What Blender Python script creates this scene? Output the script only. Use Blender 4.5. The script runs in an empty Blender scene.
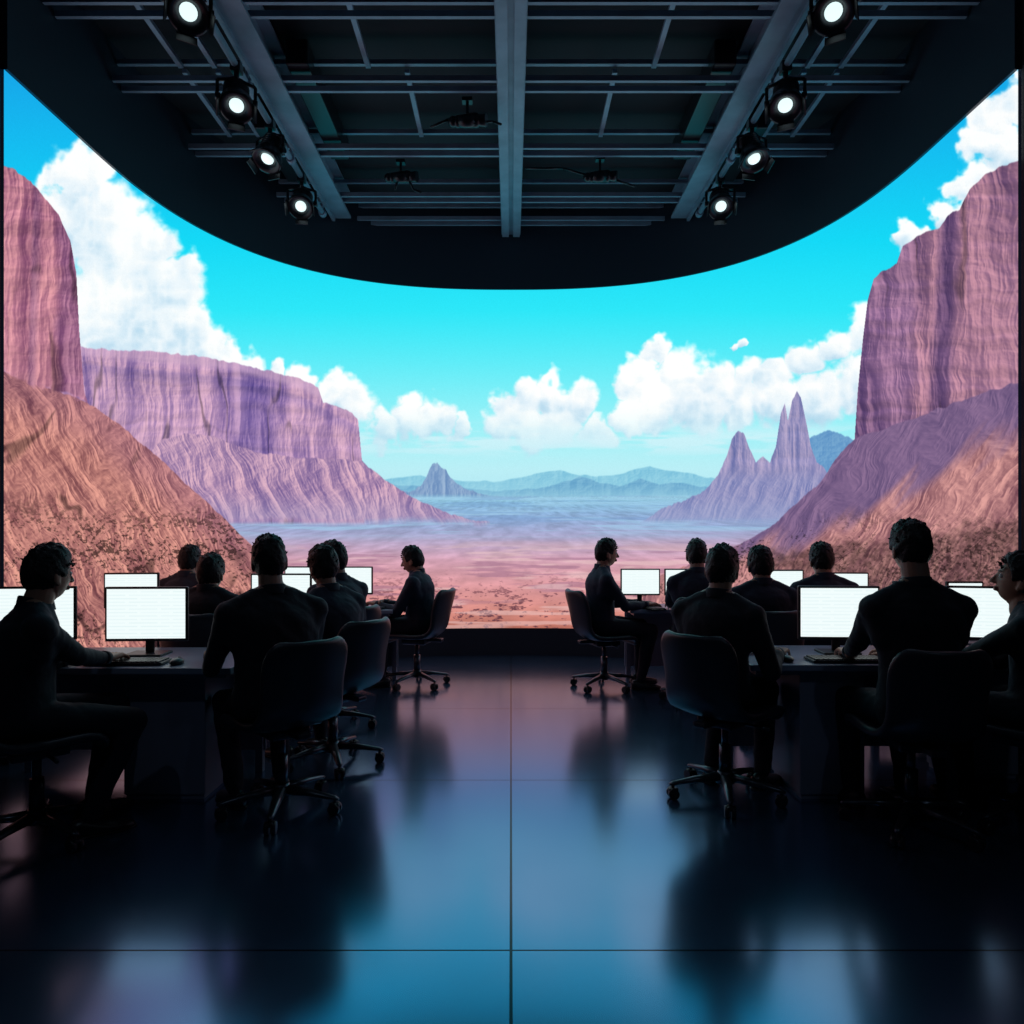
import bpy, bmesh, math, random
import numpy as np
from mathutils import Vector, Matrix, Euler

random.seed(7); rng=np.random.RandomState(11)
scn=bpy.context.scene
COL=scn.collection
F=700.0; H=1.35; CX=511.0; HY=534.0; D=7.81

# ------------------------------------------------------------------ helpers
def mat(name,col,rough=0.6,metal=0.0,emit=None,es=0.0,bump=0.0,bscale=40.0,var=0.0,spec=0.5):
    m=bpy.data.materials.new(name); m.use_nodes=True
    nt=m.node_tree; b=nt.nodes['Principled BSDF']
    b.inputs['Base Color'].default_value=(*col,1); b.inputs['Roughness'].default_value=rough
    b.inputs['Metallic'].default_value=metal; b.inputs['Specular IOR Level'].default_value=spec
    if emit: 
        b.inputs['Emission Color'].default_value=(*emit,1); b.inputs['Emission Strength'].default_value=es
    if bump or var:
        tc=nt.nodes.new('ShaderNodeTexCoord'); n=nt.nodes.new('ShaderNodeTexNoise')
        n.inputs['Scale'].default_value=bscale; n.inputs['Detail'].default_value=4
        nt.links.new(tc.outputs['Object'],n.inputs['Vector'])
        if bump:
            bp=nt.nodes.new('ShaderNodeBump'); bp.inputs['Strength'].default_value=bump; bp.inputs['Distance'].default_value=0.02
            nt.links.new(n.outputs['Fac'],bp.inputs['Height']); nt.links.new(bp.outputs['Normal'],b.inputs['Normal'])
        if var:
            r=nt.nodes.new('ShaderNodeValToRGB')
            r.color_ramp.elements[0].position=.3; r.color_ramp.elements[1].position=.7
            r.color_ramp.elements[0].color=(*[c*(1-var) for c in col],1); r.color_ramp.elements[1].color=(*[min(1,c*(1+var)) for c in col],1)
            nt.links.new(n.outputs['Fac'],r.inputs['Fac']); nt.links.new(r.outputs['Color'],b.inputs['Base Color'])
    return m

class MB:
    """mesh builder collecting several primitives with material indices"""
    def __init__(s): s.bm=bmesh.new()
    def _mi(s,faces,mi,smooth):
        for f in faces: f.material_index=mi; f.smooth=smooth
    def box(s,c,d,mi=0,rot=None,bev=0.0):
        r=bmesh.ops.create_cube(s.bm,size=1); vs=r['verts']
        M=Matrix.Translation(Vector(c))@(rot.to_4x4() if rot else Matrix.Identity(4))@Matrix.Diagonal((d[0],d[1],d[2],1))
        bmesh.ops.transform(s.bm,matrix=M,verts=vs)
        fs=list({f for v in vs for f in v.link_faces}); s._mi(fs,mi,False)
        if bev>0:
            es=list({e for v in vs for e in v.link_edges})
            rr=bmesh.ops.bevel(s.bm,geom=es,offset=bev,segments=2,affect='EDGES',profile=.5)
            s._mi(rr['faces'],mi,False)
    def tube(s,p0,p1,r0,r1=None,mi=0,n=16,caps=True,smooth=True):
        if r1 is None: r1=r0
        p0=Vector(p0);p1=Vector(p1);d=p1-p0;L=d.length
        if L<1e-6: return
        q=d.to_track_quat('Z','Y').to_matrix().to_4x4()
        r=bmesh.ops.create_cone(s.bm,cap_ends=caps,segments=n,radius1=r0,radius2=r1,depth=L,matrix=Matrix.Translation((p0+p1)/2)@q)
        fs=list({f for v in r['verts'] for f in v.link_faces})
        for f in fs: f.material_index=mi; f.smooth=smooth and len(f.verts)==4
    def ball(s,c,r,mi=0,n=14,rot=None):
        if not hasattr(r,'__len__'): r=(r,r,r)
        M=Matrix.Translation(Vector(c))@(rot.to_4x4() if rot else Matrix.Identity(4))@Matrix.Diagonal((*r,1))
        q=bmesh.ops.create_uvsphere(s.bm,u_segments=n+4,v_segments=n,radius=1,matrix=M)
        s._mi({f for v in q['verts'] for f in v.link_faces},mi,True)
    def caps(s,p0,p1,r0,r1=None,mi=0,n=12):
        if r1 is None: r1=r0
        s.ball(p0,r0,mi,n); s.ball(p1,r1,mi,n); s.tube(p0,p1,r0,r1,mi,n+4)
    def loft(s,rings,mi=0,n=24,smooth=True):
        L=[]
        for c,ux,uy in rings:
            L.append([s.bm.verts.new(Vector(c)+Vector(ux)*math.cos(2*math.pi*k/n)+Vector(uy)*math.sin(2*math.pi*k/n)) for k in range(n)])
        fs=[]
        for a,b in zip(L[:-1],L[1:]):
            for k in range(n): fs.append(s.bm.faces.new((a[k],a[(k+1)%n],b[(k+1)%n],b[k])))
        fs.append(s.bm.faces.new(L[0][::-1])); fs.append(s.bm.faces.new(L[-1]))
        s._mi(fs,mi,smooth)
    def mesh(s,name):
        bmesh.ops.recalc_face_normals(s.bm,faces=s.bm.faces[:])
        me=bpy.data.meshes.new(name); s.bm.to_mesh(me); s.bm.free(); return me

def obj(name,me,mats=(),loc=(0,0,0),rot=0,parent=None):
    if not me.materials:
        for m in mats: me.materials.append(m)
    o=bpy.data.objects.new(name,me); COL.objects.link(o)
    o.location=loc; o.rotation_euler=(0,0,rot)
    if parent: o.parent=parent
    return o

def evaluated(me,mods):
    o=bpy.data.objects.new('tmp',me); COL.objects.link(o)
    for t,kw in mods:
        m=o.modifiers.new(t,t)
        for k,v in kw.items(): setattr(m,k,v)
    dg=bpy.context.evaluated_depsgraph_get(); dg.update()
    r=bpy.data.meshes.new_from_object(o.evaluated_get(dg))
    bpy.data.objects.remove(o); return r

def remesh(me,vs,smooth=3):
    return evaluated(me,[('REMESH',dict(mode='VOXEL',voxel_size=vs,use_smooth_shade=True)),('SMOOTH',dict(iterations=smooth,factor=.5))])

# ------------------------------------------------------------------ numpy noise
TAB=rng.rand(256,256).astype(np.float32)
def vnoise(x,y,seed=0):
    x=x+seed*17.31; y=y+seed*9.77
    xi=np.floor(x).astype(np.int32); yi=np.floor(y).astype(np.int32)
    fx=(x-xi).astype(np.float32); fy=(y-yi).astype(np.float32)
    fx=fx*fx*(3-2*fx); fy=fy*fy*(3-2*fy)
    a=TAB[yi&255,xi&255]; b=TAB[yi&255,(xi+1)&255]; c=TAB[(yi+1)&255,xi&255]; d=TAB[(yi+1)&255,(xi+1)&255]
    return (a*(1-fx)+b*fx)*(1-fy)+(c*(1-fx)+d*fx)*fy
def fbm(x,y,o=4,seed=0,g=.5):
    s=0;a=1;t=0
    for k in range(o):
        s=s+a*vnoise(x,y,seed+k*3); t+=a; a*=g; x=x*2.03;y=y*2.03
    return s/t
def ridge(x,y,o=4,seed=0,g=.5):
    s=0;a=1;t=0
    for k in range(o):
        s=s+a*(1-np.abs(2*vnoise(x,y,seed+k*5)-1)); t+=a;a*=g;x=x*2.1;y=y*2.1
    return s/t
def ss(a,b,x):
    t=np.clip((x-a)/(b-a),0,1); return t*t*(3-2*t)
def C(r,g,b): return np.array([r,g,b],np.float32)/255
def K3(r,g,b): return np.array([r,g,b],np.float32)
def mixc(a,b,t): return a*(1-t[...,None])+b*t[...,None]

# ------------------------------------------------------------------ stage curve
A=2.97; Y0=4.9; B=D-4.9; N=2.45; YS=4.10
def half_w(y):
    if y<=Y0: return A
    t=min(1,(y-Y0)/B); return A*(1-t**N)**(1/N)
raw=[(-A,y) for y in np.linspace(YS,Y0,20)[:-1]]
for t in np.linspace(0,math.pi,400):
    c=math.cos(t); s_=math.sin(t)
    raw.append((-A*math.copysign(abs(c)**(2/N),c), Y0+B*abs(s_)**(2/N)))
raw+= [(A,y) for y in np.linspace(Y0,YS,20)[1:]]
raw=np.array(raw); seg=np.r_[0,np.cumsum(np.hypot(*np.diff(raw,axis=0).T))]; LEN=seg[-1]
def curve(nn):
    s=np.linspace(0,LEN,nn); return np.c_[np.interp(s,seg,raw[:,0]),np.interp(s,seg,raw[:,1])]
def inset(P,d):
    T=np.gradient(P,axis=0); T/=np.linalg.norm(T,axis=1)[:,None]
    Nn=np.c_[T[:,1],-T[:,0]]
    return P+Nn*d
Z0=H-94/F*D; Z1=H+244/F*D; ZC=4.98; ZB=H+297/F*D

# ------------------------------------------------------------------ LED content (procedural picture shown by the display)
W_,H_=2100,800
P=curve(W_)
zz=Z0+(Z1-Z0)*(np.arange(H_)+.5)/H_
X=(CX+F*P[:,0]/P[:,1])[None,:].repeat(H_,0).astype(np.float32)
Y=(HY-F*(zz[:,None]-H)/P[:,1][None,:]).astype(np.float32)
DX=np.maximum(np.gradient(X,axis=1),.15); DY=-np.maximum(-np.gradient(Y,axis=0),.15)
Z3=np.zeros((H_,W_,3),np.float32)
def ramp(v,stops):
    ks=[s[0] for s in stops]; cs=np.array([s[1] for s in stops],np.float32)/255
    return np.stack([np.interp(v,ks,cs[:,i]) for i in range(3)],-1).astype(np.float32)
img=ramp(Y,[(60,(22,160,228)),(150,(20,186,236)),(240,(20,212,241)),(310,(44,226,243)),(370,(100,232,243)),(420,(148,236,243)),(470,(184,236,242)),(500,(175,226,238))])
groups=[[(70,182,28),(90,172,30),(62,225,44),(110,215,44),(120,258,50),(142,240,34),(165,292,40),(180,275,24),(186,330,32),(110,320,66),(150,335,50),(210,352,24),(236,366,18)],
 [(296,376,18),(326,390,20),(350,406,24),(290,390,18),(408,412,20),(434,424,18),(385,426,18),(456,434,12),(320,405,20),(270,372,12)],
 [(522,402,22),(548,394,18),(572,402,22),(558,424,26),(508,425,22),(600,430,18),(535,430,26)],
 [(656,352,15),(640,378,22),(680,372,26),(712,385,26),(744,384,22),(775,378,20),(802,358,22),(832,348,20),(856,330,22),(872,340,34),(850,385,32),(815,400,30),(780,405,26),(740,408,24),(700,406,28),(660,402,28),(632,414,18)],
 [(742,341,8),(732,344,6)],
 [(1000,108,24),(1016,92,28),(985,136,22),(1010,150,34),(968,192,20),(942,212,18),(912,240,16),(990,190,30),(1015,185,30),(955,215,20)]]
wn=fbm(X/34,Y/34,5,2)-.5; wn2=ridge(X/15,Y/15,4,9,.42)-.5
Xw=X+wn*40+(fbm(X/11,Y/11,3,12)-.5)*9; Yw=Y+(fbm(X/30,Y/30,4,31)-.5)*38+(fbm(X/11,Y/11,3,18)-.5)*9
dm=np.full(X.shape,-9,np.float32); sw=np.zeros_like(X); sv=np.zeros_like(X)
for g in groups:
    for cx,cy,r in g:
        dx=(Xw-cx)/r; dy=(Yw-cy)/r
        d=1-np.sqrt(dx*dx+dy*dy); dm=np.maximum(dm,d)
        w=np.exp(np.clip(d,-1,1)*6); sw+=w; sv+=w*np.clip(-dy*.85+dx*.35+d*.1,-1,1)
sh=sv/sw
dens=ss(-.12,.28,dm+wn2*.26+wn*.25)
big=fbm(X/55,Y/40,3,66)-.5
lum=np.clip(.60+.44*sh+wn2*.34+wn*.25+big*.5,0,1)
ccol=ramp(lum,[(0,(150,196,222)),(.3,(190,218,236)),(.55,(230,240,247)),(.78,(252,251,250)),(1,(255,255,254))])
ccol=mixc(ccol,Z3+C(178,226,238),ss(400,450,Y)*.5)
img=mixc(img,ccol,dens*.98)
band=ss(418,440,Y)*(1-ss(446,462,Y))*ss(.38,.6,fbm(X/60,Y/9,4,5))
img=mixc(img,ramp(Y,[(400,(225,242,248)),(470,(195,235,243))]),band*.8)
img=mixc(img,Z3+C(180,230,240),ss(435,490,Y)*.55)

def top(xs,ys,amp=2,fs=9,seed=0,soft=1.0):
    y=np.interp(X,xs,ys)+(fbm(X/fs,X*0+seed,4,seed)-.5)*amp*2
    return ss(-soft,soft,Y-y)
def lay(m,c): 
    global img
    img=mixc(img,c,m)
def shade(h,lx,ly,k):
    """hill shading of a height map (content of the picture)"""
    g=(np.gradient(h,axis=1)/DX*lx+np.gradient(h,axis=0)/DY*ly)*k
    return .5+.5*np.tanh(g)
# far ranges (hazy layers)
hf=ridge(X/26,Y/20,4,3); sf=shade(hf,1,.5,14)
lay(top([380,420,470,510,540,560,575,595,620,650,668,690,720,760,900],[480,474,480,481,474,470,474,477,473,466,471,476,480,486,480],4,26,4),mixc(mixc(Z3+C(118,186,214),Z3+C(146,206,225),sf),Z3+C(165,215,230),ss(470,500,Y)*.6))
lay(top([380,450,500,535,560,580,600,620,640,660,680,700,720,900],[486,487,490,488,482,476,484,486,478,484,482,488,490,490],3,18,8),mixc(mixc(Z3+C(100,160,198),Z3+C(128,184,212),sf),Z3+C(158,208,226),ss(482,500,Y)*.6))
lay(top([798,806,818,834,853,880],[470,440,434,430,438,450],3,8,12)*(Y<500)*(X>790),mixc(Z3+C(90,142,192),Z3+C(120,168,206),sf))
# ground
gy=np.clip(Y-486,4,400)
gu=(X-511)/gy*5; gv=np.log(gy)*9
gcol=ramp(Y,[(494,(155,208,224)),(503,(136,184,214)),(518,(140,168,208)),(534,(162,164,200)),(546,(186,162,190)),(560,(206,158,176)),(586,(214,150,154)),(612,(208,136,126)),(628,(180,108,94)),(720,(150,85,70))])
gn=fbm(gu,gv*1.6,5,14); gn2=fbm(X/5,Y/2.2,4,22,.6)
gcol=gcol*(0.86+.28*gn[...,None])
gcol=mixc(gcol,Z3+C(92,54,66),ss(.56,.66,gn2*.7+.3*fbm(X/40,Y/10,3,23))*ss(560,615,Y)*.85)
gcol=mixc(gcol,Z3+C(156,110,136),ss(.54,.64,fbm(X/60,Y/4,4,25))*ss(535,560,Y)*(1-ss(590,615,Y))*.5)
gcol=mixc(gcol,Z3+C(232,198,196),ss(.54,.66,fbm(X/70,Y/5,4,55))*ss(535,555,Y)*.5)
gcol=mixc(gcol,Z3+C(160,204,232),ss(.48,.60,fbm(X/110,Y/5,4,77))*(1-ss(526,542,Y))*.55)
gcol=mixc(gcol,Z3+C(112,150,198),ss(.56,.62,fbm(X/90,Y/2.5,4,79))*(1-ss(516,534,Y))*.35)
lay(ss(494,498,Y),gcol)
# small butte
bc=mixc(Z3+C(104,138,184),Z3+C(154,180,210),shade(ridge(X/9,Y/20,3,13),1,.3,7))
lay(top([385,400,415,422,428,432,437,441,446,451,460,475,490,500],[496,493,490,484,474,464,462,468,470,478,486,492,496,497],2,4,6)*(1-ss(493,499,Y)),bc)
def cliffc(sh_,lit,sx,sy,seed,lx=1,strata=.12):
    wx=X+(fbm(X/60,Y/40,4,seed+1)-.5)*sx*.8
    wy=Y+(fbm(X/30,Y/30,3,seed+2)-.5)*16
    h=1.1*fbm(wx/(sx*1.4),wy/(sy*2.2),2,seed)+.6*ridge(wx/sx,wy/(sy*1.5),4,seed+5,.5)+.14*fbm(X/(sx*.4),Y/(sx*.5),4,seed+9,.5)
    h=h+.07*fbm(X/60,wy/6,3,seed+14)
    s=shade(h,lx,.35,sx*1.15)
    hl=ss(.62,1.12,h/1.15+.1)
    t=np.clip(.74*s+.40*hl-.05,0,1)
    c=mixc(Z3+sh_,lit,t)
    crack=ss(.90,.985,1-np.abs(2*vnoise(wx/(sx*1.25),wy/(sy*2.6),seed+31)-1))*ss(.42,.6,fbm(X/25,Y/60,2,seed+33))
    c=mixc(c,c*.58,crack*.7)
    st=(fbm(X/110,wy/6,3,seed+4)-.5)*strata*2
    return c*(1+st[...,None])
def slopec(ang,sh_,lit,su,seed,cont=1.0,lx=1,fine=1.0):
    ca,sa=math.cos(ang),math.sin(ang)
    u=X*ca+Y*sa; v=-X*sa+Y*ca
    u=u+(fbm(X/40,Y/40,3,seed)-.5)*su*1.3
    h=ridge(u/su,v/(su*4.5),5,seed+2,.52)*1.0+.35*fbm(X/(su*1.2),Y/su,4,seed+7,.5)
    s=shade(h,lx,.4,su*.95*cont)
    fn=fbm(X/2.4,Y/2.0,3,seed+9,.6)-.5
    t=np.clip(.80*s+.28*ss(.4,.95,h)-.02+fn*.32*fine,0,1)
    return mixc(Z3+sh_,lit,t)
mesa=top([70,82,150,200,235,262,300,318,323,335,352,358,362,366],[344,348,352,356,362,370,378,388,402,405,412,420,462,560],2.5,7,21)*(1-ss(520,526,Y))
mc=cliffc(C(114,90,146),C(216,172,196),11,44,30,1)
mc=mixc(mc,mc*K3(.74,.76,.92),ss(218,250,X)*(1-ss(258,290,X))*.7)
ct=Y-np.interp(X,[70,235,300,360],[346,362,380,412])
mc=mixc(mc,mc*K3(.74,.76,.9),ss(14,18,ct)*(1-ss(20,30,ct))*.45)
mc=mixc(mc,Z3+C(206,170,200),(1-ss(4,12,ct))*.6)
lay(mesa,mc)
lay(top([78,100,125,150],[418,425,440,470],3,7,5)*(X<170)*(1-ss(520,526,Y)),slopec(.5,C(92,74,132),C(146,116,164),14,91))
tal=top([120,140,160,185,215,255,300,340,362,385,420,450,475],[480,462,441,433,437,452,459,459,461,481,501,514,521],2.5,8,15)*(1-ss(516,527,Y+(fbm(X/12,Y*0,3,4)-.5)*8))*(X<490)
lay(tal,mixc(slopec(-.40,C(108,86,142),C(222,178,196),15,61,1.1,1,.6),Z3+C(172,162,198),ss(485,524,Y)*.45))
sp=top([640,662,688,705,718,727,732,738,744,750,756,763,770,776,781,785,788,792,797,801,806,811,817,824,832,870],[523,509,499,490,475,456,439,431,434,449,462,457,462,446,414,404,420,402,391,397,420,446,462,468,482,500],2.2,3.5,33)*(1-ss(516,526,Y))*(X>640)
spc=cliffc(C(88,92,152),C(186,164,198),6,24,44,-1,.05)
spc=mixc(spc,mixc(slopec(.5,C(98,104,164),C(174,162,198),11,47,1,-1,.5),Z3+C(150,162,204),ss(490,522,Y)*.5),ss(462,485,Y))
lay(sp,mixc(spc,Z3+C(150,190,218),Z3[...,0]+.12))
# right slope
rsl=top([600,660,700,740,775,800,820,840,856,880,920,960,1030],[600,576,560,545,523,501,482,453,437,430,416,401,378],2.5,8,51)*(X>640)
r1=slopec(.60,C(84,68,108),C(142,112,148),26,53,.8,-1,.4)
r2=slopec(.66,C(112,70,82),C(222,160,154),24,57,1.0,-1,.6)
ul=X*math.cos(.66)+Y*math.sin(.66)
lm=ss(-14,18,Y-np.interp(X,[600,700,780,850,900,960,1030],[560,552,545,522,496,460,420])+(fbm(ul/14,(Y-X)/160,4,58)-.5)*56)
rc=mixc(r1,r2,lm)
def shrubs(c,y0,y1,seed,k=.75,th=.55):
    n=fbm(X/2.6,Y/1.9,4,seed,.6)*.65+.35*fbm(X/30,Y/14,3,seed+2)
    return mixc(c,c*.36,ss(th,th+.06,n)*ss(y0,y1,Y)*k)
rc=shrubs(rc,500,550,63,.65,.58)
edge=ss(-2,12,Y-np.interp(X,[700,830,920,1030],[560,542,530,516])+(fbm(X/14,Y/9,4,29)-.5)*22)*(X>760)
rc=mixc(rc,rc*(.38+.55*fbm(X/4,Y/3,4,28)[...,None]),edge*.9)
rcl=top([850,855,858,863,868,874,886,897,903,925,940,948,960,970,985,1000,1030],[520,437,390,340,300,278,270,262,246,233,228,216,208,190,175,166,158],2.5,7,71)*(X>851)
cc=cliffc(C(92,66,102),C(196,142,160),22,100,73,-1)
cc=mixc(cc,cc*K3(.82,.85,1.0),(1-ss(905,925,X+(fbm(Y/30,Y*0,3,2)-.5)*20))*.65)
cc=mixc(cc,cc*K3(.60,.62,.82),ss(930,944,X+(Y-300)*.05)*(1-ss(948,960,X+(Y-300)*.05))*.7)
lay(rcl,cc); lay(rsl,rc)
# left slope + cliff
lsl=top([0,86,110,150,200,240,258,300,380,460],[370,402,418,450,497,533,553,590,640,680],2.5,8,81)*(X<470)
lc=slopec(-.60,C(104,58,66),C(232,162,146),22,83,1.05,1,.7)
lc=mixc(lc,slopec(-.60,C(96,60,88),C(188,128,142),22,83,1,1,.6),(1-ss(0,60,Y-np.interp(X,[0,86,240],[372,404,534])))*.5)
ledge=ss(.90,.98,1-np.abs(2*fbm((X*.6-Y*.8)/90,(X*.8+Y*.6)/34*1.0,3,118)-1))*ss(.45,.6,fbm(X/40,Y/40,2,119))
lc=mixc(lc,lc*.5,ledge*.7)
lc=shrubs(lc,480,545,64,.8,.55)
lay(lsl,lc)
lcl=top([0,15,30,48,58,70,76,79,84,88,92],[165,170,181,202,214,240,272,330,392,404,600],2.5,6,87)*(1-ss(-3,3,Y-np.interp(X,[0,86],[371,404])+(fbm(X/9,Y/9,3,8)-.5)*14))*(X<96)
l2=cliffc(C(120,70,102),C(230,160,168),16,90,89,1)
l2=mixc(l2,l2*K3(.78,.80,.98),ss(52,64,X+(fbm(Y/25,Y*0,3,6)-.5)*16)*.55)
l2=mixc(l2,l2*K3(.66,.68,.85),ss(28,32,X+(Y-300)*.03)*(1-ss(33,42,X+(Y-300)*.03))*.5)
lay(lcl,l2)
img=np.clip(img*(1+.03*(rng.rand(H_,W_,1)-.5)),0,1)
rgba=np.ones((H_,W_,4),np.float32); rgba[...,:3]=img
im=bpy.data.images.new('desert_content',W_,H_); im.pixels.foreach_set(rgba.ravel()); im.update(); im.pack()

mled=bpy.data.materials.new('led_display'); mled.use_nodes=True; nt=mled.node_tree
nt.nodes.remove(nt.nodes['Principled BSDF'])
ti=nt.nodes.new('ShaderNodeTexImage'); ti.image=im; em=nt.nodes.new('ShaderNodeEmission'); em.inputs['Strength'].default_value=1.05
ti.extension='EXTEND'
nt.links.new(ti.outputs['Color'],em.inputs['Color']); nt.links.new(em.outputs[0],nt.nodes['Material Output'].inputs['Surface'])

def strip(name,Pn,z0,z1,m,uv=False):
    n=len(Pn); vs=[(x,y,z0) for x,y in Pn]+[(x,y,z1) for x,y in Pn]
    fs=[(i+1,i,n+i,n+i+1) for i in range(n-1)]
    me=bpy.data.meshes.new(name); me.from_pydata(vs,[],fs)
    if uv:
        u=me.uv_layers.new(name='UVMap')
        for p in me.polygons:
            for li,vi in zip(p.loop_indices,p.vertices):
                u.data[li].uv=((vi%n)/(n-1), 0 if vi<n else 1)
    for p in me.polygons: p.use_smooth=True
    return obj(name,me,[m])
m_black=mat('black_fabric',(.012,.016,.026),.8,bump=.1,bscale=80)
m_fascia=mat('navy_fascia',(.014,.024,.042),.5)
strip('led_screen',curve(181),Z0,Z1,mled,True)
def band_obj(name,din,dout,z0,z1,m):
    P1=inset(curve(181),din); P2=inset(curve(181),dout); n=len(P1)
    vs=[(*p,z0) for p in P1]+[(*p,z1) for p in P1]+[(*p,z0) for p in P2]+[(*p,z1) for p in P2]
    fs=[]
    for i in range(n-1):
        for a,b in ((0,1),(1,3),(3,2),(2,0)):
            fs.append((a*n+i,a*n+i+1,b*n+i+1,b*n+i))
    fs.append((0,n,3*n,2*n)); fs.append((n-1,2*n-1,4*n-1,3*n-1))
    me=bpy.data.meshes.new(name); me.from_pydata(vs,[],fs); 
    bm=bmesh.new(); bm.from_mesh(me); bmesh.ops.recalc_face_normals(bm,faces=bm.faces[:]); bm.to_mesh(me); bm.free()
    return obj(name,me,[m])
band_obj('trim_1',.03,-.06,0,Z0,m_black)
band_obj('trim_2',.02,-.06,Z1,ZC,m_fascia)

# ------------------------------------------------------------------ room
mfl=bpy.data.materials.new('glossy_floor'); mfl.use_nodes=True; nt=mfl.node_tree; b=nt.nodes['Principled BSDF']
tc=nt.nodes.new('ShaderNodeTexCoord'); sx=nt.nodes.new('ShaderNodeSeparateXYZ'); nt.links.new(tc.outputs['Object'],sx.inputs[0])
def mth(op,a,bv=None):
    n=nt.nodes.new('ShaderNodeMath'); n.operation=op
    if isinstance(a,(int,float)): n.inputs[0].default_value=a
    else: nt.links.new(a,n.inputs[0])
    if bv is not None:
        if isinstance(bv,(int,float)): n.inputs[1].default_value=bv
        else: nt.links.new(bv,n.inputs[1])
    return n.outputs[0]
PX=3.14; PY=1.57
fx=mth('ABSOLUTE',mth('SUBTRACT',mth('FRACT',mth('ADD',mth('DIVIDE',sx.outputs[0],PX),10.5)),.5))
fx=mth('LESS_THAN',mth('MULTIPLY',fx,PX),.005)
fy=mth('ABSOLUTE',mth('SUBTRACT',mth('FRACT',mth('ADD',mth('DIVIDE',mth('SUBTRACT',sx.outputs[1],2.27),PY),10.5)),.5))
fy=mth('LESS_THAN',mth('MULTIPLY',fy,PY),.004)
seam=mth('MAXIMUM',fx,fy)
no=nt.nodes.new('ShaderNodeTexNoise'); no.inputs['Scale'].default_value=2.2; no.inputs['Detail'].default_value=5; nt.links.new(tc.outputs['Object'],no.inputs['Vector'])
mr=nt.nodes.new('ShaderNodeMapRange'); mr.inputs['To Min'].default_value=.15; mr.inputs['To Max'].default_value=.23; nt.links.new(no.outputs['Fac'],mr.inputs['Value'])
nt.links.new(mr.outputs[0],b.inputs['Roughness'])
mx=nt.nodes.new('ShaderNodeMix'); mx.data_type='RGBA'; mx.inputs[6].default_value=(.125,.265,.46,1); mx.inputs[7].default_value=(.01,.02,.035,1)
nt.links.new(seam,mx.inputs[0]); nt.links.new(mx.outputs[2],b.inputs['Base Color'])
b.inputs['Metallic'].default_value=.88
def plane(name,x0,x1,y0,y1,z,m,flip=False):
    me=bpy.data.meshes.new(name); v=[(x0,y0,z),(x1,y0,z),(x1,y1,z),(x0,y1,z)]
    me.from_pydata(v,[],[(3,2,1,0) if flip else (0,1,2,3)]); return obj(name,me,[m])
plane('floor',-3.1,3.1,-2.5,8.0,0,mfl)
m_wall=mat('dark_wall',(.012,.015,.022),.85)
m_ceil=mat('dark_ceiling',(.012,.016,.024),.9)
plane('ceiling',-3.1,3.1,-2.5,8.0,ZC,m_ceil,True)
def bx(name,c,d,m,bev=0):
    k=MB(); k.box((0,0,0),d,0,None,bev); return obj(name,k.mesh(name),[m],c)
bx('wall_left',(-3.055,(YS-2.5)/2,ZC/2),(.13,YS+2.5,ZC),m_wall)
bx('wall_right',(3.055,(YS-2.5)/2,ZC/2),(.13,YS+2.5,ZC),m_wall)
bx('wall_rear',(0,-2.5,ZC/2),(6.2,.1,ZC),m_wall)

# ceiling grid
m_beam=mat('painted_steel',(.20,.25,.34),.5,.2,var=.15,bscale=6)
k=MB()
for x,w in ((-1.78,.2),(0,.21),(1.78,.2)):
    ye=D-.06 if x==0 else 7.35
    yc=(ye-2.4)/2; L=ye+2.4
    k.box((x,yc,ZB+.012),(w,L,.024),0); k.box((x,yc,ZB+.25),(w,L,.02),0)
    if x==0:
        k.box((x-.075,yc,ZB+.13),(.03,L,.24),0); k.box((x+.075,yc,ZB+.13),(.03,L,.24),0)
        k.box((x-.06,yc,ZB-.012),(.075,L,.03),0); k.box((x+.06,yc,ZB-.012),(.075,L,.03),0)
    else:
        k.box((x,yc,ZB+.13),(.03,L,.24),0); k.box((x+(-.08 if x<0 else .08),yc,ZB-.01),(.03,L,.04),0)
obj('ceiling_beam',k.mesh('ceiling_beam'),[m_beam])
k=MB()
for y in (-1.2,-.4,.4,1.2,2.0,2.9,3.7,4.46,5.22,6.12,6.98,7.5):
    hw=half_w(y)-.03
    for yy in (y-.06,y+.06):
        k.box((0,yy,ZB+.04),(2*hw,.026,.04),0)
    k.box((0,y,ZB+.20),(2*hw,.03,.035),0)
obj('ceiling_joist',k.mesh('ceiling_joist'),[m_beam])
k=MB()
for x in (-2.45,-2.2,-1.06,1.06,2.2,2.45,.78,-.78):
    for a,b_ in ((4.5,5.2),(5.25,6.1),(2.9,4.4)):
        if abs(x)<.9 and a<5: continue
        if abs(x)>1 and abs(x)<1.1 and a>5: continue
        k.box((x,(a+b_)/2,ZB+.16),(.035,b_-a,.03),0)
obj('ceiling_conduit',k.mesh('ceiling_conduit'),[m_beam])
m_dk=mat('dark_metal',(.016,.019,.026),.32,.5)
m_dk2=mat('black_plastic',(.012,.013,.017),.38)
k=MB()
for sgn in (-1,1):
    k.box((sgn*1.55,5.7,ZB+.17),(.16,1.3,.18),0,None,.01); k.box((sgn*2.05,6.3,ZB+.17),(.2,.9,.18),0,None,.01)
obj('ventilation_duct',k.mesh('ventilation_duct'),[m_dk])
def rail(x):
    k=MB(); k.tube((x,-1.5,4.56),(x,7.05,4.56),.024,.024,0,12)
    for y in np.arange(-1,7.1,1.0):
        k.tube((x,y,4.56),(x,y,ZB+.02),.012,.012,0,8); k.tube((x,y-.03,4.56),(x,y+.03,4.56),.036,.036,0,12)
    return obj('lighting_rail',k.mesh('lighting_rail'),[m_beam])
RX=1.885
rail(-RX); rail(RX)
m_lens=bpy.data.materials.new('lamp_lens'); m_lens.use_nodes=True
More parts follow.
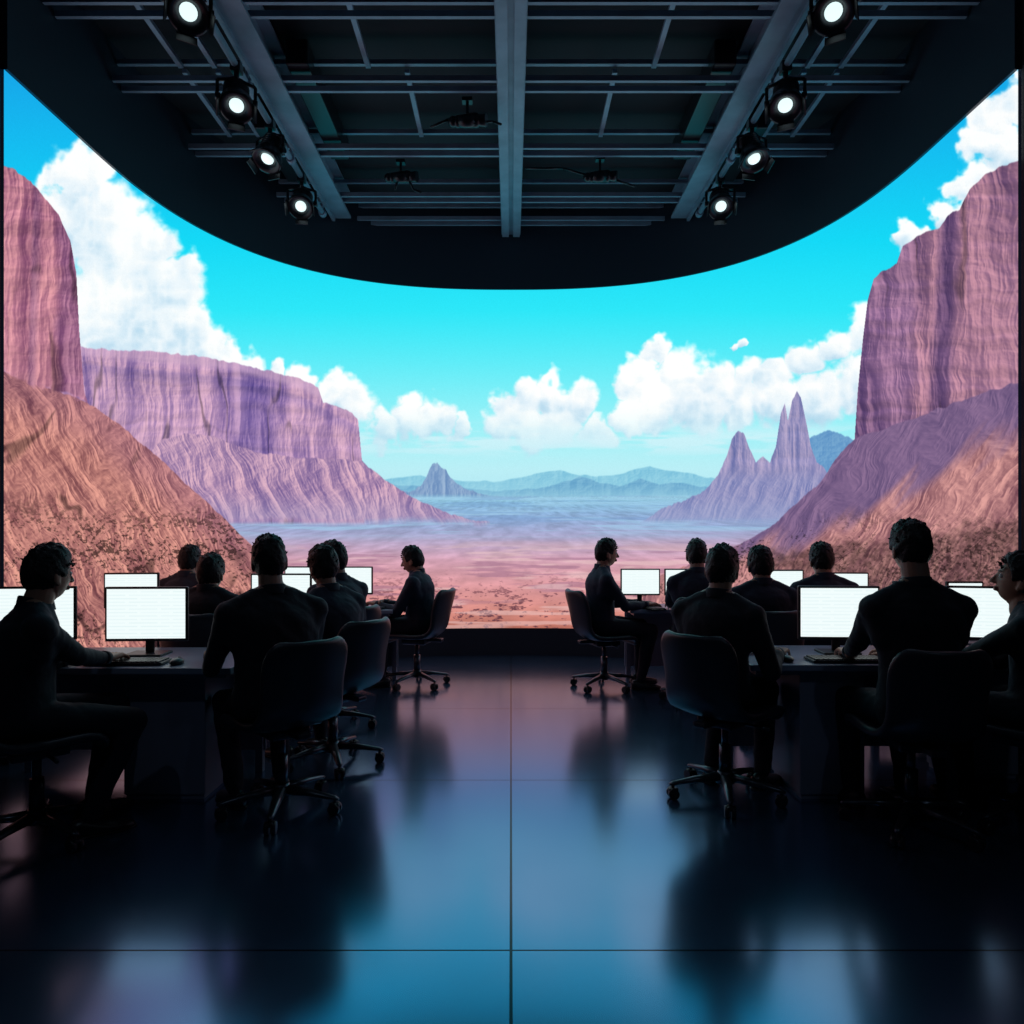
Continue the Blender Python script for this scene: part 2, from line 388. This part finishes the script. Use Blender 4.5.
b=m_lens.node_tree.nodes['Principled BSDF']; b.inputs['Base Color'].default_value=(.9,.95,1,1); b.inputs['Emission Color'].default_value=(.74,.95,.95,1); b.inputs['Emission Strength'].default_value=1.15
def spotlight(x,y,z,aim,power=0):
    k=MB()
    def prof(pts,mi,n=28):
        k.loft([((0,0,zz_),(r,0,0),(0,r,0)) for zz_,r in pts],mi,n)
    prof([(-.16,.035),(-.15,.060),(-.11,.074),(-.02,.082),(.03,.090),(.035,.106),(.085,.112),(.10,.112),(.10,.096),(.085,.060),(.060,.054)],0)
    for i in range(5): prof([(-.135+i*.024,.082),(-.128+i*.024,.087),(-.120+i*.024,.082)],0)
    k.ball((0,0,.066),(.048,.048,.028),1,16)
    for a in range(4):
        R=Matrix.Rotation(a*math.pi/2,3,'Z')
        k.box(R@Vector((.118,0,.12)),(.006,.11,.05),0,R@Matrix.Rotation(.35,3,'Y'))
    me=k.mesh('can')
    dirn=(Vector(aim)-Vector((x,y,z))).normalized()
    q=dirn.to_track_quat('Z','Y').to_matrix().to_4x4()
    me.transform(q)
    for m in (m_dk,m_lens): me.materials.append(m)
    k=MB(); k.bm.from_mesh(me)
    sx_=dirn.cross(Vector((0,0,1))).normalized()
    up=Vector((0,0,1)); zt=4.56-z-.05
    a=sx_*.122; 
    for s in (1,-1):
        k.tube(a*s,a*s+up*zt*.62,.012,.012,0,8); k.tube(a*s*.85,a*s*1.12,.024,.024,0,12)
        k.tube(a*s+up*zt*.62,up*zt*.8,.012,.012,0,8)
    k.tube(up*zt*.75,up*(zt+.03),.018,.018,0,10); k.box(up*(zt+.04),(.07,.07,.07),0,None,.006)
    pr=None
    back=-dirn*.14
    for t in np.linspace(0,1,9):
        p=back*(1-t)+Vector((0,.12,zt+.05))*t+Vector((0,.06,-.10))*math.sin(t*math.pi)
        if pr is not None: k.caps(pr,p,.006,.006,0,6)
        pr=p
    so=obj('stage_spotlight',k.mesh('stage_spotlight'),[m_dk,m_lens],(x,y,z))
    if power:
        ld=bpy.data.lights.new('spot_beam','SPOT'); ld.energy=power; ld.color=(.55,.75,1); ld.spot_size=math.radians(75); ld.spot_blend=.8; ld.shadow_soft_size=.06
        lo=bpy.data.objects.new('spot_beam',ld); COL.objects.link(lo); lo.parent=so
        lo.location=dirn*.16; lo.rotation_euler=dirn.to_track_quat('-Z','Y').to_euler()
ZL=4.33
for px,py,ax,ay,az in ((200,6,-.4,1.6,0),(243,100,-.9,2.4,0),(270,153,-2.6,3.4,0),(296,203,-1.4,2.6,0)):
    d=(ZL-H)*F/(HY-py)
    xo=.06 if px==200 else 0
    spotlight(-RX+xo,d,ZL,(ax,ay,az),4); spotlight(RX-xo,d,ZL,(-ax*.9,ay,az),4)
for sgn in (-1,1):
    spotlight(sgn*RX,.4,ZL,(sgn*1.2,4.2,.4),13)  # added fill pair, overhead out of view, standing in for room bounce

def hang(x,y,z,l1=(-.28,0,-.04),l2=(.1,0,.03)):
    k=MB()
    k.caps((-.07,0,0),(.06,0,.01),.045,.055,0,10); k.tube((.06,0,.01),(.15,-.02,0),.038,.048,0,14); k.ball((-.11,0,.0),(.04,.04,.04),0)
    k.tube((0,0,.03),(0,0,ZB+.08-z),.012,.012,0,8); k.box((0,0,ZB+.06-z),(.08,.06,.03),0)
    p=[Vector((-.05,0,0)),Vector(l1)*.5+Vector((0,0,.04)),Vector(l1)]
    for a,b_ in zip(p[:-1],p[1:]): k.caps(a,b_,.010,.010,0,6)
    p=[Vector((.06,0,0)),Vector(l2)+Vector((.1,0,-.03)),Vector(l2)+Vector((.16,0,-.05))]
    for a,b_ in zip(p[:-1],p[1:]): k.caps(a,b_,.010,.010,0,6)
    obj('tracking_camera',k.mesh('tracking_camera'),[m_dk],(x,y,z))
hang(-.34,5.45,4.56); hang(.80,6.3,4.56,l1=(-.66,0,.08),l2=(.15,0,-.03))
hang(-1.0,6.35,4.58,l1=(-.05,0,-.1),l2=(.02,0,-.08))

# ------------------------------------------------------------------ furniture
m_chair=mat('chair_shell',(.020,.024,.036),.40,bump=.05,bscale=200)
m_chrome=mat('base_metal',(.07,.08,.10),.3,.8)
def chair_mesh():
    k=MB()
    prof=[(.215,.385,.17),(.235,.415,.205),(.20,.44,.225),(.10,.44,.235),(0,.435,.24),(-.10,.437,.24),(-.18,.455,.228),(-.235,.51,.212),(-.262,.58,.205),(-.28,.66,.208),(-.30,.74,.214),(-.318,.80,.210),(-.33,.845,.185),(-.337,.865,.14)]
    n=13; G=[]
    for i,(y,z,w) in enumerate(prof):
        row=[]
        back=min(1,max(0,(i-5)/4)); 
        for j in range(n):
            t=-1+2*j/(n-1)
            cv=t*t
            row.append(k.bm.verts.new((w*t, y+.07*cv*back, z+.028*cv*(1-back)*(0 if i<2 else 1))))
        G.append(row)
    for a,b_ in zip(G[:-1],G[1:]):
        for j in range(n-1):
            f=k.bm.faces.new((a[j],a[j+1],b_[j+1],b_[j])); f.smooth=True
    me=k.mesh('shell')
    me=evaluated(me,[('SOLIDIFY',dict(thickness=.042,offset=0)),('SUBSURF',dict(levels=1,render_levels=1))])
    k=MB(); k.bm.from_mesh(me)
    for f in k.bm.faces: f.smooth=True
    k.box((0,0,.395),(.20,.22,.045),1,None,.012); k.box((0,-.16,.41),(.07,.16,.03),1,None,.008)
    k.caps((.1,.02,.39),(.22,.03,.385),.007,.009,1,8)
    k.tube((0,0,.25),(0,0,.385),.018,.018,1,16); k.tube((0,0,.12),(0,0,.27),.030,.028,1,18)
    k.tube((0,0,.075),(0,0,.135),.048,.036,1,20)
    for a in range(5):
        th=math.radians(18+72*a); c,s=math.cos(th),math.sin(th); d=Vector((c,s,0)); e=Vector((-s,c,0))
        k.loft([(d*.03+Vector((0,0,.105)),e*.028,Vector((0,0,.024))),(d*.16+Vector((0,0,.095)),e*.022,Vector((0,0,.017))),(d*.275+Vector((0,0,.078)),e*.016,Vector((0,0,.011))),(d*.295+Vector((0,0,.074)),e*.008,Vector((0,0,.006)))],1,12)
        p=d*.275
        k.tube(p+Vector((0,0,.03)),p+Vector((0,0,.078)),.008,.008,1,8)
        for s2 in (-1,1):
            q=p+Vector((0,0,.029))
            k.tube(q+e*s2*.006,q+e*s2*.026,.029,.027,2,16)
        k.box(p+Vector((0,0,.046)),(.05,.03,.02),2,Matrix.Rotation(th,3,'Z'),.006)
    return k.mesh('office_chair')
CH=chair_mesh()
for m in (m_chair,m_chrome,m_dk2): CH.materials.append(m)
def chair(x,y,rot): return obj('office_chair',CH,(),(x,y,0),rot)

m_desk=mat('desk_laminate',(.30,.33,.43),.32,var=.06,bscale=3)
m_deskp=mat('desk_panel',(.22,.23,.30),.5,var=.08,bscale=3)
DZ=.695
def desk(x0,x1,y0,y1,peds=(),back=True):
    k=MB(); cx,cy=(x0+x1)/2,(y0+y1)/2
    k.box((0,0,DZ-.016),(x1-x0,y1-y0,.032),0,None,.005)
    k.box((0,0,DZ-.045),(x1-x0-.08,y1-y0-.08,.026),1)
    for a,b_,c,d in peds:
        k.box(((a+b_)/2-cx,(c+d)/2-cy,(DZ-.03)/2+.01),(b_-a,d-c,DZ-.055),1,None,.006)
        k.box(((a+b_)/2-cx,(c+d)/2-cy,.012),(b_-a-.02,d-c-.02,.024),1)
    if back: 
        k.box((0,(y1-y0)/2-.05,.40),(x1-x0-.06,.02,.56),1)
        for sx_ in (-1,1): k.box((sx_*((x1-x0)/2-.06),(y1-y0)/2-.06,DZ/2-.02),(.04,.04,DZ-.04),1)
    return obj('office_desk',k.mesh('office_desk'),[m_desk,m_deskp],(cx,cy,0))

msc=bpy.data.materials.new('monitor_display'); msc.use_nodes=True; nt=msc.node_tree
nt.nodes.remove(nt.nodes['Principled BSDF'])
tc=nt.nodes.new('ShaderNodeTexCoord')
br=nt.nodes.new('ShaderNodeTexBrick'); br.offset=.37; br.inputs['Scale'].default_value=1; br.inputs['Brick Width'].default_value=.41; br.inputs['Row Height'].default_value=.07
br.inputs['Mortar Size'].default_value=.024; br.inputs['Color1'].default_value=(.80,.93,.94,1); br.inputs['Color2'].default_value=(.85,.96,.97,1); br.inputs['Mortar'].default_value=(.89,.99,.99,1)
nt.links.new(tc.outputs['UV'],br.inputs['Vector'])
em=nt.nodes.new('ShaderNodeEmission'); em.inputs['Strength'].default_value=1.0
nt.links.new(br.outputs['Color'],em.inputs['Color']); nt.links.new(em.outputs[0],nt.nodes['Material Output'].inputs['Surface'])
def monitor_mesh(w,h,base=.075):
    k=MB(); zc=base+h/2
    k.box((0,.012,zc),(w,.024,h),0,None,.006)
    k.box((0,.032,zc),(w*.6,.025,h*.6),0,None,.012)
    k.box((0,.045,zc*.55),(.045,.016,zc*1.0),0,None,.004)
    k.box((0,.02,.006),(w*.46,.15,.012),0,None,.005)
    bz=.012
    v=[k.bm.verts.new(p) for p in ((-w/2+bz,-.0012,zc-h/2+bz*1.3),(w/2-bz,-.0012,zc-h/2+bz*1.3),(w/2-bz,-.0012,zc+h/2-bz),(-w/2+bz,-.0012,zc+h/2-bz))]
    f=k.bm.faces.new(v); f.material_index=1
    uv=k.bm.loops.layers.uv.new('UVMap')
    for l,c in zip(f.loops,((0,0),(1,0),(1,1),(0,1))): l[uv].uv=c
    me=bpy.data.meshes.new('computer_monitor'); k.bm.to_mesh(me); k.bm.free()
    me.materials.append(m_dk2); me.materials.append(msc); return me
MON=monitor_mesh(.44,.295); MON2=monitor_mesh(.37,.25,.115); MON3=monitor_mesh(.23,.15,.21)
def monitor(x,y,rot=0,me=None,z=DZ,s=1):
    o=obj('computer_monitor',me or MON,(),(x,y,z),rot); o.scale=(s,s,s); return o
def kb_mesh():
    k=MB(); k.box((0,0,.008),(.38,.13,.014),0,None,.004)
    for r in range(5):
        for c in range(15):
            k.box((-.168+c*.024,-.048+r*.024,.018),(.02,.02,.007),0)
    me=k.mesh('computer_keyboard'); me.materials.append(m_dk2); return me
KB=kb_mesh()
def keyboard(x,y,rot=0): return obj('computer_keyboard',KB,(),(x,y,DZ+.001),rot)
def mouse_mesh():
    k=MB(); k.ball((0,0,.012),(.030,.052,.020),0,14)
    for v in k.bm.verts: v.co.z=max(0,v.co.z)
    k.box((0,.025,.031),(.006,.014,.006),0); me=k.mesh('computer_mouse'); me.materials.append(m_dk2); return me
MS=mouse_mesh()
def mouse(x,y): return obj('computer_mouse',MS,(),(x,y,DZ+.001))

# ------------------------------------------------------------------ people
m_skin=mat('skin',(.32,.16,.11),.5,bump=.03,bscale=150)
m_hair=mat('hair',(.007,.007,.009),.5,bump=.3,bscale=90,spec=.3)
m_tr=mat('trousers',(.012,.014,.024),.8,bump=.25,bscale=14,spec=.3)
m_shoe=mat('shoe_leather',(.012,.012,.016),.35)
m_sh=[mat('shirt_navy',(.014,.019,.038),.75,bump=.4,bscale=11,spec=.3),mat('shirt_black',(.010,.012,.019),.75,bump=.4,bscale=13,spec=.3),mat('shirt_slate',(.022,.028,.048),.75,bump=.4,bscale=10,spec=.3)]
for m in m_sh:
    b=m.node_tree.nodes['Principled BSDF']; b.inputs['Sheen Weight'].default_value=.10; b.inputs['Sheen Tint'].default_value=(.5,.7,1,1)
m_eye=mat('eye_white',(.6,.6,.58),.2)

def hand_mesh(side):
    k=MB(); t=-side
    for i,xx in enumerate((.027,.009,-.010,-.027)):
        k.caps((xx*.62*t,.0,0),(xx*t,.085-(.004*i if i>1 else 0),.004),.0155,.0125,0,8)
    k.ball((0,.045,-.001),(.036,.045,.014),0,12); k.caps((0,-.05,.002),(0,.012,0),.026,.022,0,10)
    spec=[(.029,.088,(.038,.024,.019),.12),(.0095,.091,(.043,.027,.020),.03),(-.010,.088,(.040,.025,.020),-.05),(-.029,.080,(.031,.020,.017),-.15)]
    for xx,y0,Ls,sp in spec:
        p=Vector((xx*t,y0-.006,.004)); a=-.12
        for L,(r0,r1),bend in zip(Ls,((.0092,.0085),(.0085,.0078),(.0078,.0066)),(.18,.42,.30)):
            a-=bend
            q=p+Vector((math.sin(sp)*t*math.cos(a),math.cos(sp)*math.cos(a),math.sin(a)))*L
            k.caps(p,q,r0,r1,0,8); p=q
    p=[Vector((.020*t,.018,-.004)),Vector((.043*t,.045,-.010)),Vector((.053*t,.074,-.016)),Vector((.054*t,.097,-.022))]
    for a,b_,r0,r1 in zip(p[:-1],p[1:],(.014,.0115,.0098),(.0115,.0098,.008)): k.caps(a,b_,r0,r1,0,8)
    return remesh(k.mesh('hand'),.0036,2)
HAND={1:hand_mesh(1),-1:hand_mesh(-1)}

def head_mesh():
    k=MB()
    q=bmesh.ops.create_uvsphere(k.bm,u_segments=48,v_segments=36,radius=1)
    for v in q['verts']:
        x,y,z=v.co
        t=max(0,-z)
        X_=x*.074*(1-.30*t**1.4); Y_=y*.094; Z_=z*.116
        if y>0: Y_-=.012*t*t; 
        if y>0 and z<0: Y_+=.010*math.exp(-((z+.82)/.22)**2)*math.exp(-(x/.35)**2)
        if y<0 and z<0: Y_+=.030*t**1.5
        if y>0: 
            Y_+=.004*math.exp(-((z-.18)/.12)**2)
            for s in (-1,1): Y_-=.010*math.exp(-((x-s*.40)/.20)**2-((z-.02)/.12)**2)
            X_*=1-.10*max(0,y)*(1-abs(z))
        if z>.3 and y<0: Y_-=.006
        v.co=(X_,Y_,Z_)
    k.caps((0,.088,.010),(0,.108,-.030),.008,.011,0,8); 
    for s in (-1,1): k.ball((s*.010,.098,-.034),(.008,.010,.007),0,8)
    k.ball((0,.086,-.056),(.022,.010,.0055),0,10); k.ball((0,.084,-.067),(.019,.010,.006),0,10)
    for s in (-1,1):
        k.ball((s*.078,-.008,-.012),(.008,.019,.030),0,12,Matrix.Rotation(s*.3,3,'Z'))
        k.ball((s*.074,.002,-.036),(.007,.010,.012),0,8)
    k.caps((0,-.025,-.05),(0,-.045,-.13),.056,.058,0,14)
    return remesh(k.mesh('head'),.0046,3)
HEAD=head_mesh()
def hair_mesh(kind):
    rs=np.random.RandomState(kind+3)
    k=MB(); q=bmesh.ops.create_uvsphere(k.bm,u_segments=96,v_segments=64,radius=1)
    V=np.array([v.co[:] for v in q['verts']]); x,y,z=V.T
    th=np.arctan2(y,x)
    line=-.52+.50*ss(-.35,.1,y)+ .62*ss(.30,.75,y)
    line=line+.05*np.sin(th*13+kind)+.03*np.sin(th*29)
    cov=ss(-.10,.06,z-line)
    n=fbm(x*3+30,y*3+z*3+20,3,kind*5+1)-.5
    n2=fbm(x*7+40,y*7+z*4+40,2,kind*7+2)-.5
    vol=.010+.010*ss(.2,1,z)+(.014 if kind==1 else .007)*ss(.2,.9,z)*ss(-.3,.6,y)
    add=vol+n*.012+(np.maximum(0,n2)*.024)*ss(.2,.9,z)
    rx=.074*(1-.30*np.clip(-z,0,1)**1.4); ry=.094+ .006*(y<0); rz=.116
    R=np.c_[rx*x,ry*y+np.where((y<0)&(z<0),.030*np.clip(-z,0,1)**1.5,0),rz*z]
    Nn=V/np.linalg.norm(V,axis=1)[:,None]
    out=R+Nn*add[:,None]; inn=R*.80
    Pp=inn*(1-cov[:,None])+out*cov[:,None]
    for v,p in zip(q['verts'],Pp): v.co=p
    for f in k.bm.faces: f.smooth=True
    for i in range(90):
        a=rs.uniform(0,2*math.pi); e=rs.uniform(.25,1.5)
        d=Vector((math.cos(a)*math.cos(e),math.sin(a)*math.cos(e),math.sin(e)))
        p=Vector((d.x*.080,d.y*.102,d.z*.126)); 
        dirn=(d*.5+Vector((rs.uniform(-.5,.5),rs.uniform(-.3,.9),rs.uniform(-.2,.25)))).normalized()
        k.tube(p,p+dirn*rs.uniform(.014,.026),.009,.0008,0,6)
    return k.mesh('hair')
HAIR=[hair_mesh(i) for i in range(3)]

def ik(s,w,l1,l2,pole):
    s=Vector(s);w=Vector(w);d=w-s;L=d.length
    if L>(l1+l2)*.985: w=s+d.normalized()*(l1+l2)*.985; d=w-s; L=d.length
    a=(l1*l1-l2*l2+L*L)/(2*L); h=math.sqrt(max(0,l1*l1-a*a)); n=d.normalized()
    p=Vector(pole); p=(p-n*p.dot(n)).normalized()
    return s+n*a+p*h,w

def person(x,y,rot,hl=None,hr=None,top=1.30,wd=1.0,yaw=0,pitch=0,lean=.05,hair=0,shirt=0,foot=(.33,.30)):
    th=math.radians(rot); R=Matrix.Rotation(th,4,'Z'); T=Matrix.Translation((x,y,0))@R; Ti=T.inverted()
    kz=(top-.53)/(1.37-.53); PY_=-.075
    def sp(px,py,pz):
        zr=(pz-.53)*kz
        return Vector((px*wd, PY_+py+zr*math.sin(lean), .53+zr*math.cos(lean)))
    k=MB()
    rings=[(.475,.0,.13,.10),(.50,.0,.165,.125),(.56,.0,.182,.135),(.66,.005,.165,.122),(.76,.0,.160,.116),(.86,-.008,.172,.120),(.95,-.012,.184,.122),(1.00,-.012,.178,.112),(1.045,-.008,.145,.092),(1.085,0,.095,.070),(1.115,.004,.062,.058)]
    k.loft([(sp(0,b_,a),Vector((c*wd,0,0)),Vector((0,d,0))) for a,b_,c,d in rings],0,28)
    nb=sp(0,.005,1.10)
    hc=Vector((0,nb.y+.035+.02*math.sin(lean)*4,top-.124))
    SH={}
    for s in (-1,1):
        S=sp(s*.180,-.005,.992); SH[s]=S
        k.caps(sp(s*.045,-.01,1.082),S+Vector((-s*.01,0,.014)),.048,.054,0,10)
        k.ball(S,.066,0,12); k.caps(sp(s*.12,.0,.88),S,.085,.060,0,10)
    k.caps(nb-Vector((0,.005,.02)),Vector((0,hc.y-.035,hc.z-.09)),.058,.055,0,12)
    ends={}
    for s,tg in ((-1,hl),(1,hr)):
        S=SH[s]
        if tg is None: w=Vector((s*.11,.24,.635)); 
        else:
            zt=tg[2] if len(tg)>2 else .732
            w=Ti@Vector((tg[0],tg[1],zt))
        E,w=ik(S,w,.285,.250,(s*.32,-.25,-1))
        M=(S+E)/2
        k.caps(S,M,.060,.054,0,10); k.caps(M,E,.054,.045,0,10)
        k.caps(E,E.lerp(w,.45),.046,.041,0,10); k.caps(E.lerp(w,.45),E.lerp(w,.93),.041,.031,0,10)
        ends[s]=(E,w)
    ANK={}
    for i,s in enumerate((-1,1)):
        hip=Vector((s*.088,PY_+.0,.545)); fy_=foot[i]
        ank=Vector((s*.125,fy_-.02,.085)); 
        kn,_=ik(hip,ank,.435,.435,(s*.10,1,.35))
        k.caps(hip,hip.lerp(kn,.5),.092,.080,0,12); k.caps(hip.lerp(kn,.5),kn,.080,.062,0,12)
        k.caps(kn,kn.lerp(ank,.35)-Vector((0,.008,0)),.062,.058,0,12); k.caps(kn.lerp(ank,.35)-Vector((0,.008,0)),ank,.058,.043,0,12)
        ANK[s]=ank
    body=remesh(k.mesh('b'),.0105,4)
    nv=len(body.vertices); co=np.empty(nv*3,np.float32); body.vertices.foreach_get('co',co); co=co.reshape(-1,3)
    nn=np.empty(nv*3,np.float32); body.vertices.foreach_get('normal',nn); nn=nn.reshape(-1,3)
    f=(fbm(co[:,0]*14+co[:,2]*9+50,co[:,1]*12+co[:,2]*7+50,3,int(abs(x)*10))-.5)*.016
    neck=co[:,2]>nb.z+.012
    f[neck]=0; co+=nn*f[:,None]; body.vertices.foreach_set('co',co.ravel())
    tmp=bmesh.new(); tmp.from_mesh(body)
    zb=.60
    for fc in tmp.faces:
        c=fc.calc_center_median(); fc.smooth=True
        if c.z>nb.z+.014-.075*(c.y-nb.y) and abs(c.x)<.09: fc.material_index=2
        elif c.z<zb and (abs(c.x)<.215): fc.material_index=1
        else: fc.material_index=0
    out=tmp
    def add(me,M,mi):
        m2=me.copy(); m2.transform(M)
        n0=len(out.faces); out.from_mesh(m2); out.faces.ensure_lookup_table()
        for fc in out.faces[n0:]: fc.material_index=mi; fc.smooth=True
        bpy.data.meshes.remove(m2)
    c=MB(); cb=nb+Vector((0,0,.012)); n_=28
    def ring(r,z,dy=0): return [c.bm.verts.new((cb.x+r*math.cos(2*math.pi*i/n_),cb.y+dy+r*1.02*math.sin(2*math.pi*i/n_),cb.z+z-.012*math.sin(2*math.pi*i/n_))) for i in range(n_)]
    rr=[ring(.074,-.03),ring(.066,.012),ring(.062,.016),ring(.060,.006)]
    for a,b_ in zip(rr[:-1],rr[1:]):
        for i in range(n_): c.bm.faces.new((a[i],a[(i+1)%n_],b_[(i+1)%n_],b_[i]))
    add(c.mesh('c'),Matrix.Identity(4),0)
    MH=Matrix.Translation(hc)@Euler((math.radians(-pitch),0,math.radians(yaw))).to_matrix().to_4x4()
    add(HEAD,MH,2); add(HAIR[hair],MH,3)
    e=MB()
    for s in (-1,1): e.ball((s*.030,.076,.004),.0125,0,12)
    add(e.mesh('e'),MH,5)
    e=MB()
    for s in (-1,1):
        e.ball((s*.030,.0865,.004),(.0055,.003,.0055),0,8)
        e.caps((s*.016,.094,.024),(s*.044,.084,.026),.0035,.0025,0,6)
    add(e.mesh('e'),MH,3)
    for s in (-1,1):
        E,w=ends[s]; d=w-E; 
        fl=Vector((d.x,d.y,0)).normalized()
        if fl.y<.2: fl=(fl+Vector((0,.8,0))).normalized()
        a=math.atan2(-fl.x,fl.y)
        drop=0.0 if (hl if s<0 else hr) is not None else -.35
        MHd=Matrix.Translation(w)@Matrix.Rotation(a,4,'Z')@Matrix.Rotation(drop,4,'X')
        add(HAND[s],MHd,2)
        cf=MB(); dd=d.normalized(); cf.tube(w-dd*.045,w-dd*.012,.034,.033,0,18); add(cf.mesh('cf'),Matrix.Identity(4),0)
        sm=MB(); A_=ANK[s]
        L=[(-.075,.020,.024,.055),(-.06,.033,.035,.075),(-.02,.037,.045,.082),(.03,.040,.036,.062),(.08,.045,.026,.046),(.13,.043,.021,.038),(.165,.032,.016,.030),(.185,.012,.010,.020)]
        toe=math.radians(-s*8)
        sm.loft([(Vector((0,yy,h_-hh)),Vector((ww,0,0)),Vector((0,0,hh))) for yy,ww,hh,h_ in [(a_,b2,max(c2,d2/2+.002),d2) for a_,b2,c2,d2 in L]],0,20)
        for v in sm.bm.verts: v.co.z=max(.0,v.co.z+.004)
        sm.loft([(Vector((0,yy,.006)),Vector((ww,0,0)),Vector((0,0,.006))) for yy,ww in ((-.08,.02),(-.06,.036),(.03,.042),(.09,.048),(.14,.046),(.18,.026),(.192,.010))],0,16)
        add(sm.mesh('s'),Matrix.Translation((A_.x,A_.y-.01,.0))@Matrix.Rotation(toe,4,'Z'),4)
    me=bpy.data.meshes.new('seated_man'); out.to_mesh(me); out.free()
    for m in (m_sh[shirt],m_tr,m_skin,m_hair,m_shoe,m_eye): me.materials.append(m)
    obj('seated_man',me,(),(x,y,0),th)

def seat(x,y,rot,crot=None,cx=None,**kw):
    chair(x if cx is None else cx,y,math.radians(rot if crot is None else crot)); person(x,y,rot,**kw)

# ---- left side
desk(-2.80,-1.37,3.42,4.05,peds=((-1.97,-1.555,3.56,3.93),),back=True)
monitor(-1.97,3.78,.04); keyboard(-1.93,3.53,.05); mouse(-1.68,3.52)
monitor(-2.60,3.80,.15); keyboard(-2.40,3.56,.1)
desk(-2.78,-1.50,4.88,5.42)
monitor(-2.74,5.05,.1,MON2,s=1.03); monitor(-1.66,5.05,.0,MON); keyboard(-1.98,4.97)
desk(-2.05,-1.02,6.02,6.55)
monitor(-1.42,6.25,0,MON2); keyboard(-1.15,6.15,1.2); monitor(-1.85,6.28,0,MON2)
seat(-2.10,3.10,-45,hl=(-2.20,3.48),hr=(-1.98,3.46),top=1.29,yaw=20,lean=.13,hair=1,shirt=1,foot=(.28,.20))
seat(-1.17,3.42,36,crot=44,cx=-1.12,hl=(-1.52,3.56),hr=(-1.26,3.62),top=1.335,wd=1.16,yaw=-6,lean=.12,hair=0,shirt=1,foot=(.20,.26))
seat(-1.06,4.12,50,crot=58,cx=-1.05,hl=None,hr=None,top=1.275,yaw=0,lean=.20,hair=2,shirt=0)
seat(-1.24,4.88,52,hl=(-1.56,5.02),hr=(-1.45,5.15,.72),top=1.29,yaw=5,lean=.05,hair=1,shirt=0)
seat(-.87,6.26,80,crot=76,cx=-.84,hl=(-1.20,6.22),hr=(-1.17,6.36),top=1.235,yaw=0,pitch=8,lean=.08,hair=0,shirt=0,foot=(.28,.36))
seat(-1.95,4.55,-4,hl=(-2.1,4.95),hr=(-1.85,4.95),top=1.215,yaw=0,lean=.06,hair=2,shirt=1)
seat(-2.62,5.72,-10,hl=None,hr=None,top=1.25,yaw=0,lean=.05,hair=0,shirt=2)
# ---- right side
desk(1.20,2.88,3.50,4.12,peds=((1.47,1.80,3.56,3.95),(2.42,2.80,3.86,4.08)))
monitor(1.80,3.84,-.04); keyboard(1.72,3.60); mouse(1.42,3.60)
monitor(2.62,3.82,-.2); keyboard(2.42,3.60,-.1)
desk(2.30,2.90,4.20,4.60)
monitor(2.83,4.36,.0,MON3); monitor(2.52,4.40,.0,MON3)
desk(1.95,2.82,5.52,5.95)
monitor(2.69,5.62,-.1,MON2,s=.95); monitor(2.2,5.7,0,MON2)
desk(1.03,1.90,6.05,6.58)
monitor(1.15,6.22,.0,MON2,s=.95); monitor(1.54,6.22,0,MON2,s=.95); keyboard(1.2,6.14,-1.2)
seat(.85,6.16,-80,crot=-74,cx=.82,hl=(1.17,6.30),hr=(1.20,6.14),top=1.30,pitch=-2,lean=.04,hair=0,shirt=0,foot=(.36,.28))
seat(1.49,5.62,-8,hl=(1.38,6.08),hr=(1.58,6.08),top=1.30,hair=2,shirt=0)
seat(1.07,3.60,-38,crot=-48,cx=1.10,hl=(1.24,3.84),hr=(1.40,3.66),top=1.285,wd=1.02,yaw=6,lean=.13,hair=2,shirt=1,foot=(.24,.30))
seat(1.68,4.72,-3,hl=None,hr=None,top=1.26,hair=0,shirt=0)
seat(2.26,5.10,-2,hl=(2.15,5.55),hr=(2.4,5.55),top=1.28,wd=1.02,hair=0,shirt=0)
seat(1.84,3.22,0,crot=-4,hl=(1.74,3.62),hr=(1.98,3.62),top=1.405,wd=1.08,hair=0,shirt=1,lean=.06)
seat(2.40,3.26,40,hl=(2.10,3.56),hr=(2.22,3.62),top=1.255,yaw=16,pitch=-14,lean=.10,hair=0,shirt=1,foot=(.30,.30))

# ------------------------------------------------------------------ world, camera
w=bpy.data.worlds.new('World'); scn.world=w; w.use_nodes=True
w.node_tree.nodes['Background'].inputs[0].default_value=(.01,.015,.03,1); w.node_tree.nodes['Background'].inputs[1].default_value=.3
cam=bpy.data.cameras.new('Camera'); co=bpy.data.objects.new('Camera',cam); COL.objects.link(co)
co.location=(0,0,H); co.rotation_euler=(math.radians(90),0,0)
cam.sensor_width=36; cam.lens=36*F/1024; cam.shift_y=(HY-512)/1024; cam.shift_x=1/1024; cam.clip_start=.05
scn.camera=co
try:
    scn.view_settings.view_transform='Standard'; scn.view_settings.look='None'
except Exception as e: print(e)
